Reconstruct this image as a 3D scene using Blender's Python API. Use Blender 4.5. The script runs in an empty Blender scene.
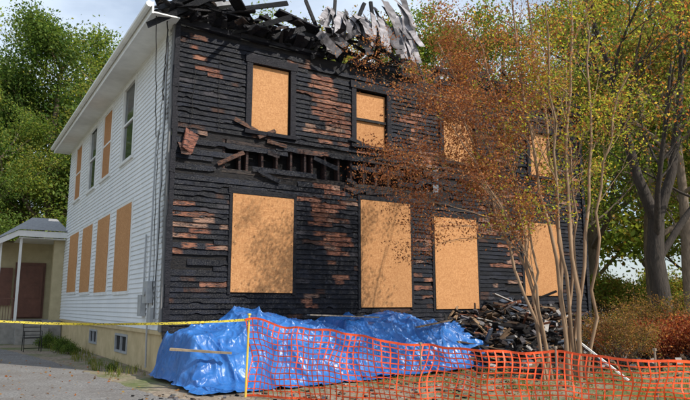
import bpy, random, math
import numpy as np
from math import radians, sin, cos, pi
from mathutils import Vector, Matrix, Euler, noise
random.seed(7)
rng = np.random.default_rng(7)
scene = bpy.context.scene
COL = scene.collection

# ------------------------------------------------------------------ helpers
class MB:
    def __init__(s): s.v=[];s.f=[];s.c=[];s.m=[]
    def quad(s,a,b,c,d,col=(1,1,1),m=0):
        n=len(s.v); s.v+= [tuple(a),tuple(b),tuple(c),tuple(d)]; s.c+=[col]*4
        s.f.append((n,n+1,n+2,n+3)); s.m.append(m)
    def box(s,c,size,rot=None,col=(1,1,1),m=0,jit=0.0):
        hx,hy,hz=[k/2 for k in size]; n=len(s.v); c=Vector(c)
        for x,y,z in ((-1,-1,-1),(1,-1,-1),(1,1,-1),(-1,1,-1),(-1,-1,1),(1,-1,1),(1,1,1),(-1,1,1)):
            p=Vector((x*hx,y*hy,z*hz))
            if jit: p+=Vector((random.uniform(-jit,jit),random.uniform(-jit,jit),random.uniform(-jit,jit)))
            if rot is not None: p=rot@p
            s.v.append(tuple(p+c)); s.c.append(col)
        for f in ((0,3,2,1),(4,5,6,7),(0,1,5,4),(1,2,6,5),(2,3,7,6),(3,0,4,7)):
            s.f.append(tuple(n+i for i in f)); s.m.append(m)
    def bb(s,x0,x1,y0,y1,z0,z1,col=(1,1,1),m=0):
        s.box(((x0+x1)/2,(y0+y1)/2,(z0+z1)/2),(x1-x0,y1-y0,z1-z0),None,col,m)
    def tube(s,pts,rad,sides=6,col=(1,1,1),m=0,cap=True):
        pts=[Vector(p) for p in pts]; n0=len(s.v); k=len(pts)
        up=Vector((0.31,0.17,0.93)).normalized()
        for i,p in enumerate(pts):
            t=(pts[min(i+1,k-1)]-pts[max(i-1,0)])
            if t.length<1e-6: t=Vector((0,0,1))
            t.normalize()
            a=t.cross(up)
            if a.length<0.05: a=t.cross(Vector((1,0,0)))
            a.normalize(); b=t.cross(a)
            for j in range(sides):
                an=2*pi*j/sides
                s.v.append(tuple(p+(a*cos(an)+b*sin(an))*rad[i])); s.c.append(col)
        for i in range(k-1):
            for j in range(sides):
                j2=(j+1)%sides
                s.f.append((n0+i*sides+j,n0+i*sides+j2,n0+(i+1)*sides+j2,n0+(i+1)*sides+j)); s.m.append(m)
        if cap:
            s.f.append(tuple(n0+j for j in range(sides))); s.m.append(m)
            s.f.append(tuple(n0+(k-1)*sides+j for j in range(sides-1,-1,-1))); s.m.append(m)
    def obj(s,name,mats,parent=None,smooth=False):
        me=bpy.data.meshes.new(name); me.from_pydata(s.v,[],s.f); me.update()
        for m in (mats if isinstance(mats,(list,tuple)) else [mats]): me.materials.append(m)
        me.polygons.foreach_set("material_index",s.m)
        if smooth: me.polygons.foreach_set("use_smooth",[True]*len(s.f))
        ca=me.color_attributes.new("Col",'FLOAT_COLOR','POINT')
        arr=np.ones((len(s.v),4),dtype=np.float32); arr[:,:3]=np.array(s.c,dtype=np.float32)
        ca.data.foreach_set("color",arr.ravel())
        o=bpy.data.objects.new(name,me); COL.objects.link(o)
        if parent: o.parent=parent
        return o

def empty(name,loc=(0,0,0),parent=None):
    e=bpy.data.objects.new(name,None); e.empty_display_size=0.2; e.location=loc; COL.objects.link(e)
    if parent: e.parent=parent
    return e

def leaf_mesh(name,C,size,colr,mat,flat=0.0,aspect=0.55):
    """C (N,3) centres; size (N,), colr (N,3)."""
    N=len(C)
    a=rng.normal(size=(N,3)); 
    if flat: a[:,2]*=(1-flat)
    a/=np.linalg.norm(a,axis=1,keepdims=True)
    r=rng.normal(size=(N,3)); 
    if flat: r[:,2]*=(1-flat)
    b=np.cross(a,r) if not flat else r-a*np.sum(a*r,axis=1,keepdims=True)
    b/=np.linalg.norm(b,axis=1,keepdims=True)+1e-9
    n=np.cross(a,b)
    L=size[:,None]; 
    V=np.empty((N,4,3))
    V[:,0]=C-a*L*.5; V[:,1]=C+b*L*.5*aspect+n*L*.1; V[:,2]=C+a*L*.5; V[:,3]=C-b*L*.5*aspect+n*L*.1
    me=bpy.data.meshes.new(name)
    me.vertices.add(4*N); me.loops.add(4*N); me.polygons.add(N)
    me.vertices.foreach_set("co",V.astype(np.float32).ravel())
    me.loops.foreach_set("vertex_index",np.arange(4*N,dtype=np.int32))
    me.polygons.foreach_set("loop_start",np.arange(0,4*N,4,dtype=np.int32))
    try: me.polygons.foreach_set("loop_total",np.full(N,4,dtype=np.int32))
    except Exception: pass
    me.update(calc_edges=True); me.validate()
    ca=me.color_attributes.new("Col",'FLOAT_COLOR','POINT')
    arr=np.ones((N,4,4),dtype=np.float32); arr[:,:,:3]=colr[:,None,:]
    ca.data.foreach_set("color",arr.ravel())
    me.materials.append(mat)
    return me

# ------------------------------------------------------------------ materials
def newmat(name):
    m=bpy.data.materials.new(name); m.use_nodes=True; nt=m.node_tree
    b=nt.nodes["Principled BSDF"]; return m,nt,b
def N(nt,t,**kw):
    n=nt.nodes.new(t)
    for k,v in kw.items():
        if hasattr(n,k): setattr(n,k,v)
        else: n.inputs[k].default_value=v
    return n
def L(nt,a,b): nt.links.new(a,b)
def coords(nt,scale=(1,1,1)):
    tc=N(nt,'ShaderNodeTexCoord'); mp=N(nt,'ShaderNodeMapping'); mp.inputs['Scale'].default_value=scale
    L(nt,tc.outputs['Object'],mp.inputs['Vector']); return mp.outputs['Vector']
def ramp(nt,fac,stops):
    r=N(nt,'ShaderNodeValToRGB'); e=r.color_ramp.elements
    while len(e)<len(stops): e.new(0.5)
    for i,(p,c) in enumerate(stops):
        e[i].position=p; e[i].color=(c[0],c[1],c[2],1)
    L(nt,fac,r.inputs['Fac']); return r.outputs['Color']
def noisetex(nt,vec,scale,detail=6,rough=.6):
    n=N(nt,'ShaderNodeTexNoise'); n.inputs['Scale'].default_value=scale; n.inputs['Detail'].default_value=detail
    n.inputs['Roughness'].default_value=rough; L(nt,vec,n.inputs['Vector']); return n.outputs['Fac']
def bump(nt,b,h,strength=.3,dist=.02):
    bp=N(nt,'ShaderNodeBump'); bp.inputs['Strength'].default_value=strength; bp.inputs['Distance'].default_value=dist
    L(nt,h,bp.inputs['Height']); L(nt,bp.outputs['Normal'],b.inputs['Normal'])
def mix(nt,fac,a,b,mode='MIX'):
    m=N(nt,'ShaderNodeMix'); m.data_type='RGBA'; m.blend_type=mode
    for sock,val in ((m.inputs[0],fac),(m.inputs[6],a),(m.inputs[7],b)):
        if isinstance(val,bpy.types.NodeSocket): L(nt,val,sock)
        elif isinstance(val,(tuple,list)): sock.default_value=(val[0],val[1],val[2],1)
        else: sock.default_value=val
    return m.outputs[2]
def noisy(name,c1,c2,scale=5,rough=.7,bs=.2,bd=.01,bscale=40,stretch=(1,1,1),vcol=False,spec=.5):
    m,nt,b=newmat(name); v=coords(nt,stretch)
    c=ramp(nt,noisetex(nt,v,scale),[(.3,c1),(.7,c2)])
    if vcol:
        at=N(nt,'ShaderNodeAttribute',attribute_name="Col"); c=mix(nt,1.0,c,at.outputs['Color'],'MULTIPLY')
    L(nt,c,b.inputs['Base Color']); b.inputs['Roughness'].default_value=rough
    b.inputs['Specular IOR Level'].default_value=spec
    if bs: bump(nt,b,noisetex(nt,v,bscale),bs,bd)
    return m

# charred wood, per-board colour in Col
m_char,nt,b=newmat("charred_wood"); v=coords(nt,(1,1,1)); at=N(nt,'ShaderNodeAttribute',attribute_name="Col")
vs=coords(nt,(2.0,6,12)); n1=noisetex(nt,vs,3,8,.75)
c=mix(nt,ramp(nt,n1,[(.43,(0,0,0)),(.53,(1,1,1))]),(.005,.006,.010),at.outputs['Color'])
c=mix(nt,ramp(nt,noisetex(nt,coords(nt,(2,2,9)),5,8,.75),[(.70,(0,0,0)),(.82,(.25,.25,.25))]),c,(.12,.12,.13))
L(nt,c,b.inputs['Base Color'])
vo=N(nt,'ShaderNodeTexVoronoi'); vo.feature='DISTANCE_TO_EDGE'; vo.inputs['Scale'].default_value=14
L(nt,coords(nt,(1.2,1,3)),vo.inputs['Vector'])
hb=ramp(nt,vo.outputs['Distance'],[(.0,(0,0,0)),(.12,(1,1,1))])
L(nt,ramp(nt,n1,[(.3,(.36,)*3),(.7,(.8,)*3)]),b.inputs['Roughness'])
b.inputs['Specular IOR Level'].default_value=.2
bump(nt,b,mix(nt,.5,hb,n1),.75,.014)

m_osb,nt,b=newmat("osb_board"); 
def flakes(scale,st,rot=0):
    vo=N(nt,'ShaderNodeTexVoronoi'); vo.inputs['Scale'].default_value=scale; vo.inputs['Randomness'].default_value=1
    tc=N(nt,'ShaderNodeTexCoord'); mp=N(nt,'ShaderNodeMapping'); mp.inputs['Scale'].default_value=st; mp.inputs['Rotation'].default_value=(rot,rot,0)
    L(nt,tc.outputs['Object'],mp.inputs['Vector']); L(nt,mp.outputs['Vector'],vo.inputs['Vector']); return vo.outputs['Color']
f1=flakes(24,(1,1,3.2),.4); f2=flakes(20,(3.0,3,1),-.3)
sep=N(nt,'ShaderNodeSeparateColor'); L(nt,f1,sep.inputs[0]); sep2=N(nt,'ShaderNodeSeparateColor'); L(nt,f2,sep2.inputs[0])
mm=N(nt,'ShaderNodeMath',operation='ADD'); L(nt,sep.outputs[0],mm.inputs[0]); L(nt,sep2.outputs[1],mm.inputs[1])
mh=N(nt,'ShaderNodeMath',operation='MULTIPLY'); L(nt,mm.outputs[0],mh.inputs[0]); mh.inputs[1].default_value=.5
co=ramp(nt,mh.outputs[0],[(.1,(.37,.17,.068)),(.5,(.48,.24,.10)),(.9,(.60,.33,.15))])
co=mix(nt,ramp(nt,noisetex(nt,coords(nt),.9,4),[(.3,(0,)*3),(.7,(.4,)*3)]),co,(.38,.19,.08))
at=N(nt,'ShaderNodeAttribute',attribute_name="Col"); co=mix(nt,1.0,co,at.outputs['Color'],'MULTIPLY')
L(nt,co,b.inputs['Base Color']); b.inputs['Roughness'].default_value=.75; b.inputs['Specular IOR Level'].default_value=.2; bump(nt,b,mh.outputs[0],.12,.003)

# vinyl siding with soot near burned corner
m_vinyl,nt,b=newmat("white_vinyl_siding"); v=coords(nt)
base=ramp(nt,noisetex(nt,v,1.2,6),[(.3,(.70,.72,.73)),(.7,(.80,.81,.81))])
streak=noisetex(nt,coords(nt,(1,5,.35)),3,6,.7)
base=mix(nt,ramp(nt,streak,[(.55,(0,)*3),(.8,(.4,)*3)]),base,(.46,.45,.42))
sx=N(nt,'ShaderNodeSeparateXYZ'); L(nt,v,sx.inputs[0])
nn=noisetex(nt,coords(nt,(1,1,.6)),1.6,7,.7)
a1=N(nt,'ShaderNodeMath',operation='MULTIPLY_ADD'); L(nt,nn,a1.inputs[0]); a1.inputs[1].default_value=-1.0; L(nt,sx.outputs[1],a1.inputs[2])
a2=N(nt,'ShaderNodeMath',operation='ADD'); L(nt,a1.outputs[0],a2.inputs[0]); a2.inputs[1].default_value=.28
soot=ramp(nt,a2.outputs[0],[(.0,(.85,)*3),(.14,(0,)*3)])
base=mix(nt,soot,base,(.06,.055,.055))
L(nt,base,b.inputs['Base Color']); b.inputs['Roughness'].default_value=.5; b.inputs['Specular IOR Level'].default_value=.3

m_white=noisy("white_trim",(.66,.66,.64),(.80,.80,.78),3,.5,.1)
m_found=noisy("painted_block",(.44,.34,.18),(.60,.47,.27),2.5,.85,.35,.01,30)
m_glass,nt,b=newmat("window_glass"); b.inputs['Base Color'].default_value=(.02,.03,.035,1); b.inputs['Roughness'].default_value=.06
m_metal=noisy("grey_metal",(.30,.31,.32),(.42,.43,.44),6,.4,.1); 
m_dark=noisy("dark_void",(.008,.008,.009),(.02,.018,.016),3,.9,.2)
m_door=noisy("brown_door",(.10,.035,.02),(.16,.06,.035),4,.5,.2)
m_cream=noisy("cream_siding",(.40,.33,.19),(.50,.42,.25),3,.6,.1)
m_shingle=noisy("roof_shingle",(.20,.20,.21),(.36,.36,.37),9,.9,.5,.01,60)
m_sheet=noisy("burned_roofing",(.12,.115,.12),(.36,.35,.36),3.5,.9,.6,.02,14,(1,2,1),vcol=True,spec=.1)
m_wood=noisy("debris_wood",(.5,.5,.5),(1,1,1),4,.8,.4,.01,30,(2,2,2),vcol=True,spec=.2)
m_bark=noisy("bark",(.10,.075,.055),(.26,.20,.15),6,.9,.8,.03,14,(3,3,.6))
m_bark2=noisy("smooth_bark",(.17,.11,.07),(.40,.27,.17),4,.75,.3,.01,20,(2,2,.5),spec=.2)
m_darkbark=noisy("dark_bark",(.022,.018,.015),(.07,.055,.045),5,.9,.9,.04,10,(3,3,.6))

m_leaf=bpy.data.materials.new("leaves"); m_leaf.use_nodes=True; nt=m_leaf.node_tree; nt.nodes.clear()
o=N(nt,'ShaderNodeOutputMaterial'); at=N(nt,'ShaderNodeAttribute',attribute_name="Col")
d=N(nt,'ShaderNodeBsdfDiffuse'); t=N(nt,'ShaderNodeBsdfTranslucent')
L(nt,at.outputs['Color'],d.inputs['Color'])
tc=mix(nt,1.0,at.outputs['Color'],(1.8,1.6,.8),'MULTIPLY'); L(nt,tc,t.inputs['Color'])
m1=N(nt,'ShaderNodeMixShader'); m1.inputs[0].default_value=.5; L(nt,d.outputs[0],m1.inputs[1]); L(nt,t.outputs[0],m1.inputs[2])
L(nt,m1.outputs[0],o.inputs['Surface'])

m_tarp,nt,b=newmat("blue_tarpaulin"); v=coords(nt)
c=ramp(nt,noisetex(nt,v,2.0,5),[(.3,(.018,.10,.34)),(.7,(.035,.17,.48))])
c=mix(nt,ramp(nt,noisetex(nt,v,5,8,.75),[(.55,(0,)*3),(.78,(.35,)*3)]),c,(.22,.28,.36))
L(nt,c,b.inputs['Base Color']); L(nt,ramp(nt,noisetex(nt,v,4,4),[(.3,(.27,)*3),(.7,(.45,)*3)]),b.inputs['Roughness'])
def creases(scale,w,st=(1,1,1)):
    vo=N(nt,'ShaderNodeTexVoronoi'); vo.feature='DISTANCE_TO_EDGE'; vo.inputs['Scale'].default_value=scale
    vv=N(nt,'ShaderNodeMix'); vv.data_type='VECTOR'; q=coords(nt,st)
    nz=N(nt,'ShaderNodeTexNoise'); nz.inputs['Scale'].default_value=scale*.7; L(nt,q,nz.inputs['Vector'])
    vv.inputs[0].default_value=w; L(nt,q,vv.inputs[4]); L(nt,nz.outputs['Color'],vv.inputs[5]); L(nt,vv.outputs[1],vo.inputs['Vector'])
    return vo.outputs['Distance']
bump(nt,b,mix(nt,.35,creases(2.2,.3,(1.3,.6,.8)),creases(6,.2)),.8,.08)

m_orange,nt,b=newmat("orange_plastic"); b.inputs['Base Color'].default_value=(.9,.10,.018,1); b.inputs['Roughness'].default_value=.45
m_yellow,nt,b=newmat("yellow_plastic"); 
nz2=noisetex(nt,coords(nt,(30,30,90)),1.0,1); 
cc=ramp(nt,nz2,[(.56,(.70,.55,.05)),(.60,(.05,.04,.02))]); L(nt,cc,b.inputs['Base Color']); b.inputs['Roughness'].default_value=.4
m_yplain=noisy("yellow_paint",(.65,.45,.05),(.75,.55,.08),5,.5,.1)

# ground: grass / dirt / litter
m_ground,nt,b=newmat("ground_soil"); v=coords(nt)
nA=noisetex(nt,v,.35,6,.65); nB=noisetex(nt,v,9,8,.75)
soil=ramp(nt,nB,[(.3,(.10,.075,.05)),(.5,(.24,.19,.14)),(.72,(.45,.39,.31))])
grass=ramp(nt,nB,[(.3,(.05,.075,.02)),(.7,(.16,.19,.055))])
L(nt,mix(nt,ramp(nt,nA,[(.45,(0,)*3),(.6,(1,)*3)]),soil,grass),b.inputs['Base Color']); b.inputs['Roughness'].default_value=.95
bump(nt,b,nB,.8,.03)
m_drive,nt,b=newmat("gravel_asphalt"); v=coords(nt)
nB=noisetex(nt,v,22,8,.85); nA=noisetex(nt,v,.8,6,.7)
c=ramp(nt,nB,[(.32,(.05,.05,.05)),(.5,(.18,.175,.17)),(.68,(.44,.43,.41))])
c=mix(nt,ramp(nt,nA,[(.4,(0,)*3),(.65,(.6,)*3)]),c,(.12,.10,.085))
L(nt,c,b.inputs['Base Color']); b.inputs['Roughness'].default_value=.9; bump(nt,b,nB,.8,.02)

# ------------------------------------------------------------------ ground
g=MB(); S=400
n=40
for i in range(n):
    for j in range(n):
        x0=-S+2*S*i/n; x1=-S+2*S*(i+1)/n; y0=-S+2*S*j/n; y1=-S+2*S*(j+1)/n
        g.quad((x0,y0,0),(x1,y0,0),(x1,y1,0),(x0,y1,0))
g.obj("ground",m_ground)
d=MB()
edge=[(-9,-22),(1.0,-22),(0.8,-9),(0.3,-5.5),(-0.9,-3.3),(-1.1,-0.5),(-1.3,3),(-1.7,7),(-2.2,10.5),(-2.6,13),(-9,13)]
e2=[]
for i in range(len(edge)):
    p=Vector(edge[i]); q=Vector(edge[(i+1)%len(edge)]); k=max(1,int((q-p).length/.25))
    for t in range(k):
        r_=p.lerp(q,t/k); e2.append((r_.x+.12*noise.noise(Vector((r_.x*3,r_.y*3,0)))+.06*noise.noise(Vector((r_.x*9,r_.y*9,1))),r_.y,.006))
d.v=e2; d.c=[(1,1,1)]*len(e2); d.f=[tuple(range(len(e2)))]; d.m=[0]
d.obj("driveway",m_drive)

# ------------------------------------------------------------------ HOUSE
house=empty("burned_house")
W,D,Z0,ZT=14.3,15.0,0.95,8.05
FW=[(1.95,3.02,5.76,7.48,'U'),(5.02,6.04,5.82,7.37,'U2'),(8.10,9.35,5.75,7.1,'U'),(11.75,12.85,5.7,7.15,'U'),
    (1.53,3.14,1.80,4.13,'B'),(5.15,6.80,1.45,4.30,'B'),(7.66,9.28,1.40,4.02,'B'),(11.25,12.9,1.8,4.12,'B')]
LW=[(3.6,5.0,5.62,7.86,'G'),(6.55,7.95,5.62,7.84,'P'),(9.0,10.4,5.6,7.83,'G2'),(12.0,13.4,5.65,7.8,'P'),
    (3.25,5.05,1.88,4.25,'B'),(6.0,7.85,1.90,4.25,'B'),(8.75,10.6,1.95,4.25,'B'),(11.5,13.5,2.0,4.25,'B')]
def holes_grid(u0,u1,z0,z1,holes,emit):
    us=sorted({u0,u1}|{h[0] for h in holes}|{h[1] for h in holes}); zs=sorted({z0,z1}|{h[2] for h in holes}|{h[3] for h in holes})
    for i in range(len(us)-1):
        for j in range(len(zs)-1):
            cu=(us[i]+us[i+1])/2; cz=(zs[j]+zs[j+1])/2
            if not any(h[0]<cu<h[1] and h[2]<cz<h[3] for h in holes): emit(us[i],us[i+1],zs[j],zs[j+1])
def intervals(u0,u1,z,holes,pad=0.0):
    segs=[(u0,u1)]
    for h in holes:
        if h[2]-pad<z<h[3]+pad:
            ns=[]
            for a,b_ in segs:
                if h[1]<=a or h[0]>=b_: ns.append((a,b_))
                else:
                    if h[0]>a: ns.append((a,h[0]))
                    if h[1]<b_: ns.append((h[1],b_))
            segs=ns
    return segs
band=(1.25,7.9,4.62,5.45)
BLK=(.010,.012,.019)
patches=[(3.7,7.0,.55,1.3),(4.3,6.4,.5,1.2),(4.0,5.9,.4,1.1),(4.1,4.4,.6,.9),(.5,3.4,.6,.5),(4.4,2.9,.4,.9),(7.25,3.2,.35,1.3),(7.2,2.0,.35,.9),(6.9,6.6,.45,1.0),(10,4.2,.7,.7),(4.0,3.5,.4,.9),(0.6,7.2,.35,.5),(6.4,4.6,.5,.6),(10.4,2.5,.5,.8),(13.5,5.5,.7,.5),(10.6,6.4,.5,.6),(3.6,1.7,.4,.5),(1.0,5.2,.3,.5),(.9,2.2,.3,.6),(7.3,5.6,.4,.7)]
def pdens(x,z): 
    s_=sum(s*math.exp(-((x-px)**2+(z-pz)**2)/r**2) for px,pz,r,s in patches)
    return s_*(.55+1.1*(noise.noise(Vector((x*1.6,z*2.2,3)))+.35))
def charcol(x,z):
    if random.random()<pdens(x,z):
        return random.choice([(.20,.08,.05),(.30,.135,.085),(.24,.10,.06),(.15,.065,.04),(.27,.16,.115)])
    r=random.random()
    if r<.05: return (.045,.042,.05)
    if r<.09: return (.06,.03,.022)
    k=random.uniform(.5,1.6); return tuple(c*k for c in BLK)
sh=MB()
def emit(a,b_,c,d_): sh.quad((a,.012,c),(b_,.012,c),(b_,.012,d_),(a,.012,d_),(.02,.018,.018))
holes_grid(0.02,W,0,ZT,[w[:4] for w in FW]+[band],emit)
sh.quad((band[0],.25,band[2]),(band[1],.25,band[2]),(band[1],.25,band[3]),(band[0],.25,band[3]),(.004,)*3)
sh.quad((band[0],.012,band[2]),(band[1],.012,band[2]),(band[1],.25,band[2]),(band[0],.25,band[2]),(.01,)*3)
sh.quad((band[0],.012,band[3]),(band[1],.012,band[3]),(band[1],.25,band[3]),(band[0],.25,band[3]),(.01,)*3)
x=band[0]+.02
while x<band[1]-.05:
    sh.box((x+.03,.13,(band[2]+band[3])/2+random.uniform(-.02,.02)),(.055,.2,band[3]-band[2]+.02),Euler((0,random.uniform(-.04,.04),0)).to_matrix(),(.06,.035,.03),jit=.006)
    x+=.4 if random.random()<.75 else .2
sh.box(((band[0]+band[1])/2,.10,band[2]+.06),(band[1]-band[0],.18,.1),None,(.05,.04,.035))
sh.box(((band[0]+band[1])/2-.3,.07,band[3]-.05),(band[1]-band[0]-.8,.12,.09),None,(.06,.045,.04))
sh.obj("front_sheathing",m_char,house)
cb=MB(); pitch=.122; z=Z0
while z<ZT-.03:
    zc=z+pitch/2
    for a,b_ in intervals(0.0,W,zc,[w[:4] for w in FW]):
        u=a
        while u<b_-.01:
            ln=min(random.uniform(.4,3.0),b_-u)
            if b_-u-ln<.2: ln=b_-u
            ua,ub=u,u+ln; u+=ln
            mid=(ua+ub)/2
            pm=.045
            if band[2]-.15<zc<band[3]+.1 and band[0]<mid<band[1]: pm=.80
            elif 4.4<zc<5.65 and mid<9: pm=.2
            elif zc>7.5: pm=.28
            elif mid<1.5 and 2.2<zc<3: pm=.28
            if random.random()<pm: continue
            nseg=max(2,int(ln/.08)); warp=random.uniform(-.004,.014); sag=random.uniform(-.014,.004) if random.random()<.25 else 0
            prev=None; cend=random.random()<.15; chip=0; col=charcol(ua,zc); run=0
            for k in range(nseg+1):
                t=k/nseg; xx=ua+ln*t
                if run<=0: col=charcol(xx,zc); run=random.randint(2,8)
                run-=1
                bz=z-.012+random.uniform(-.002,.002)+sag*t
                if chip>0: bz+=chv*random.uniform(.7,1.2); chip-=1
                elif random.random()<.04: chip=random.randint(1,5); chv=random.uniform(.012,.05)
                if cend and t>.85: bz+=(t-.85)*.3
                oy=-.034-max(0,warp)*sin(t*pi)-random.uniform(0,.003)
                top=(xx,-.004,z+pitch+.004+sag*t); bo=(xx,oy,bz); bi=(xx,oy+.018,bz)
                n=len(cb.v); cb.v+=[top,bo,bi]; cb.c+=[col]*3
                if prev is not None:
                    cb.f.append((prev+1,n+1,n,prev)); cb.m.append(0)
                    cb.f.append((prev+2,n+2,n+1,prev+1)); cb.m.append(0)
                prev=n
    z+=pitch
for i in range(24):
    x=random.choice([random.uniform(1.3,8),random.uniform(3,14)]); zz=random.uniform(4.3,5.9)
    cb.box((x,-.07,zz),(random.uniform(.25,.8),.012,.1),Euler((random.uniform(-.3,.1),random.uniform(-.5,.5),random.uniform(-.1,.1))).to_matrix(),random.choice([BLK,BLK,(.04,.03,.03),(.12,.06,.04)]),jit=.012)
cb.box((.42,-.10,5.25),(.34,.015,.5),Euler((-.25,.35,.15)).to_matrix(),(.24,.10,.07),jit=.05)
cb.box((.28,-.13,5.05),(.2,.015,.3),Euler((-.4,-.25,.1)).to_matrix(),(.16,.09,.07),jit=.04)
cb.obj("burned_clapboards",m_char,house)
fr=MB(); ob=MB()
for (a,b_,c,d_,ty) in FW:
    for q in (((a,.012,c),(a,.012,d_),(a,.2,d_),(a,.2,c)),((b_,.012,c),(b_,.012,d_),(b_,.2,d_),(b_,.2,c)),((a,.012,d_),(b_,.012,d_),(b_,.2,d_),(a,.2,d_)),((a,.012,c),(b_,.012,c),(b_,.2,c),(a,.2,c)),((a,.2,c),(b_,.2,c),(b_,.2,d_),(a,.2,d_))):
        fr.quad(*q,col=(.01,.01,.01))
    if ty[0]=='U':
        t=.15; cl=(.02,.02,.027)
        fr.box(((a-t/2),-.035,(c+d_)/2),(t,.06,d_-c+.06),None,cl,jit=.006)
        fr.box(((b_+t/2),-.035,(c+d_)/2),(t,.06,d_-c+.06),None,cl,jit=.006)
        fr.box(((a+b_)/2,-.045,d_+.11),(b_-a+2*t+.08,.08,.20),None,cl,jit=.008)
        fr.box(((a+b_)/2,-.06,c-.06),(b_-a+2*t+.06,.11,.08),None,cl,jit=.008)
        tone=random.uniform(.9,1.05)
        if ty=='U2':
            fr.box(((a+b_)/2,.0,c+(d_-c)*.46),(b_-a,.05,.07),None,(.03,.03,.03))
            ob.bb(a+.012,b_-.02,.04,.052,c+.03,c+(d_-c)*.46-.03,(tone*.9,tone*.86,tone*.82))
            ob.bb(a+.02,b_-.012,.04,.052,c+(d_-c)*.46+.03,d_-.05,(tone,tone*.97,tone*.95))
        else:
            ob.bb(a+.015,b_-.03,.03,.042,c+.02,d_-.015,(tone,tone,tone))
    else:
        tone=random.uniform(.9,1.06)
        ob.box(((a+b_)/2,-.052,(c+d_)/2),(b_-a,.014,d_-c),Euler((0,random.uniform(-.006,.006),0)).to_matrix(),(tone,tone*.98,tone*.96))
        fr.box((a-.04,-.03,(c+d_)/2),(.08,.04,d_-c+.1),None,(.018,.018,.022),jit=.008)
        fr.box((b_+.04,-.03,(c+d_)/2),(.08,.04,d_-c+.1),None,(.018,.018,.022),jit=.008)
        fr.box(((a+b_)/2,-.035,d_+.07),(b_-a+.2,.05,.12),None,(.02,.02,.024),jit=.008)
        for sx_ in (a+.05,(a+b_)/2,b_-.05):
            for k in range(7):
                zz=c+.06+(d_-c-.12)*k/6
                if sx_==(a+b_)/2 and k not in (0,6): continue
                fr.box((sx_,-.0605,zz),(.016,.004,.016),None,(.03,.025,.02))
fr.obj("front_window_frames",m_char,house)
cbd=MB()
for k in range(14):   # scorched corner board in broken lengths
    z0_=Z0+k*(ZT-Z0)/14
    cbd.box((.05+random.uniform(-.01,.01),-.045,z0_+(ZT-Z0)/28),(.13*random.uniform(.8,1.05),.05,(ZT-Z0)/14+.01),None,(.02,.02,.026),jit=.014)
cbd.box((W-.05,-.045,(Z0+ZT)/2),(.13,.05,ZT-Z0),None,(.03,.03,.035),jit=.01)
cbd.box((W/2,-.03,.86),(W,.05,.16),None,(.02,.02,.022),jit=.01)
for k in range(18):
    if k in (5,9,12): continue
    cbd.box((.4+k*.8,-.04,8.1+random.uniform(-.03,.03)),(.82,.16,.12),Euler((0,random.uniform(-.04,.04),0)).to_matrix(),(.02,.02,.025),jit=.03)
cbd.obj("burned_trim",m_char,house)

lf=MB(); z=Z0
while z<ZT-.02:
    for a,b_ in intervals(0.12,D,z+pitch/2,[w[:4] for w in LW]):
        u=a
        while u<b_-1e-3:
            ub=min(b_,u+random.uniform(2.4,3.66)); 
            if b_-ub<.3: ub=b_
            dy=random.uniform(0,.0015)
            lf.quad((-.003,u,z+pitch),(-.026-dy,u,z+.012),(-.026-dy,ub,z+.012),(-.003,ub,z+pitch))
            lf.quad((-.026-dy,u,z+.012),(-.022-dy,u,z),(-.022-dy,ub,z),(-.026-dy,ub,z+.012))
            lf.quad((-.022-dy,u,z),(-.0,u,z),(-.0,ub,z),(-.022-dy,ub,z))
            u=ub
    z+=pitch
lf.obj("side_siding",m_vinyl,house)
ls=MB()
def emit2(a,b_,c,d_): ls.quad((.004,a,c),(.004,b_,c),(.004,b_,d_),(.004,a,d_))
holes_grid(0,D,Z0-.05,ZT+.2,[w[:4] for w in LW],emit2)
ls.quad((W,0,0),(W,D,0),(W,D,ZT),(W,0,ZT)); ls.quad((0,D,0),(W,D,0),(W,D,ZT),(0,D,ZT))
ls.obj("side_walls",m_vinyl,house)
wt=MB(); gl=MB()
for (a,b_,c,d_,ty) in LW:
    if ty=='B':
        ob.box((-.045,(a+b_)/2,(c+d_)/2),(.014,b_-a-.06,d_-c),None,(1.05,1.05,1.05))
        gl.quad((.05,a,c),(.05,b_,c),(.05,b_,d_),(.05,a,d_))
        wt.bb(-.036,.0,a-.09,a+.03,c-.08,d_+.08); wt.bb(-.036,.0,b_-.03,b_+.09,c-.08,d_+.08)
        wt.bb(-.034,.0,a+.03,b_-.03,d_,d_+.09); wt.bb(-.05,.0,a+.03,b_-.03,c-.09,c)
    else:
        t=.09
        wt.bb(-.05,.06,a-t,a+.02,c-.02,d_+.1); wt.bb(-.05,.06,b_-.02,b_+t,c-.02,d_+.1)
        wt.bb(-.048,.06,a+.02,b_-.02,d_-.02,d_+.1); wt.bb(-.08,.06,a-t-.03,b_+t+.03,c-.1,c-.02)
        mz=(c+d_)/2; wt.bb(-.02,.05,a+.02,b_-.02,mz-.03,mz+.03)
        wt.bb(-.015,.05,a+.02,a+.07,c,mz-.03); wt.bb(-.015,.05,b_-.07,b_-.02,c,mz-.03)
        wt.bb(-.01,.05,a+.02,a+.06,mz+.03,d_-.02); wt.bb(-.01,.05,b_-.06,b_-.02,mz+.03,d_-.02)
        if ty=='P': ob.bb(-.012,.0,a+.07,b_-.07,c,d_-.03,(.85,.8,.75))
        else: gl.quad((.02,a,c),(.02,b_,c),(.02,b_,d_),(.02,a,d_))
wt.obj("side_window_frames",m_white,house)
cpst=MB(); cpst.bb(-.045,.01,.0,.12,Z0-.03,ZT); cpst.obj("corner_post",m_vinyl,house)
gl.obj("window_panes",m_glass,house)
ob.obj("plywood_boards",m_osb,house)
fd=MB(); bw=[(3.2,4.6,.25,.75),(7.2,8.4,.3,.75)]
def emit3(a,b_,c,d_): fd.quad((.03,a,c),(.03,b_,c),(.03,b_,d_),(.03,a,d_))
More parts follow.
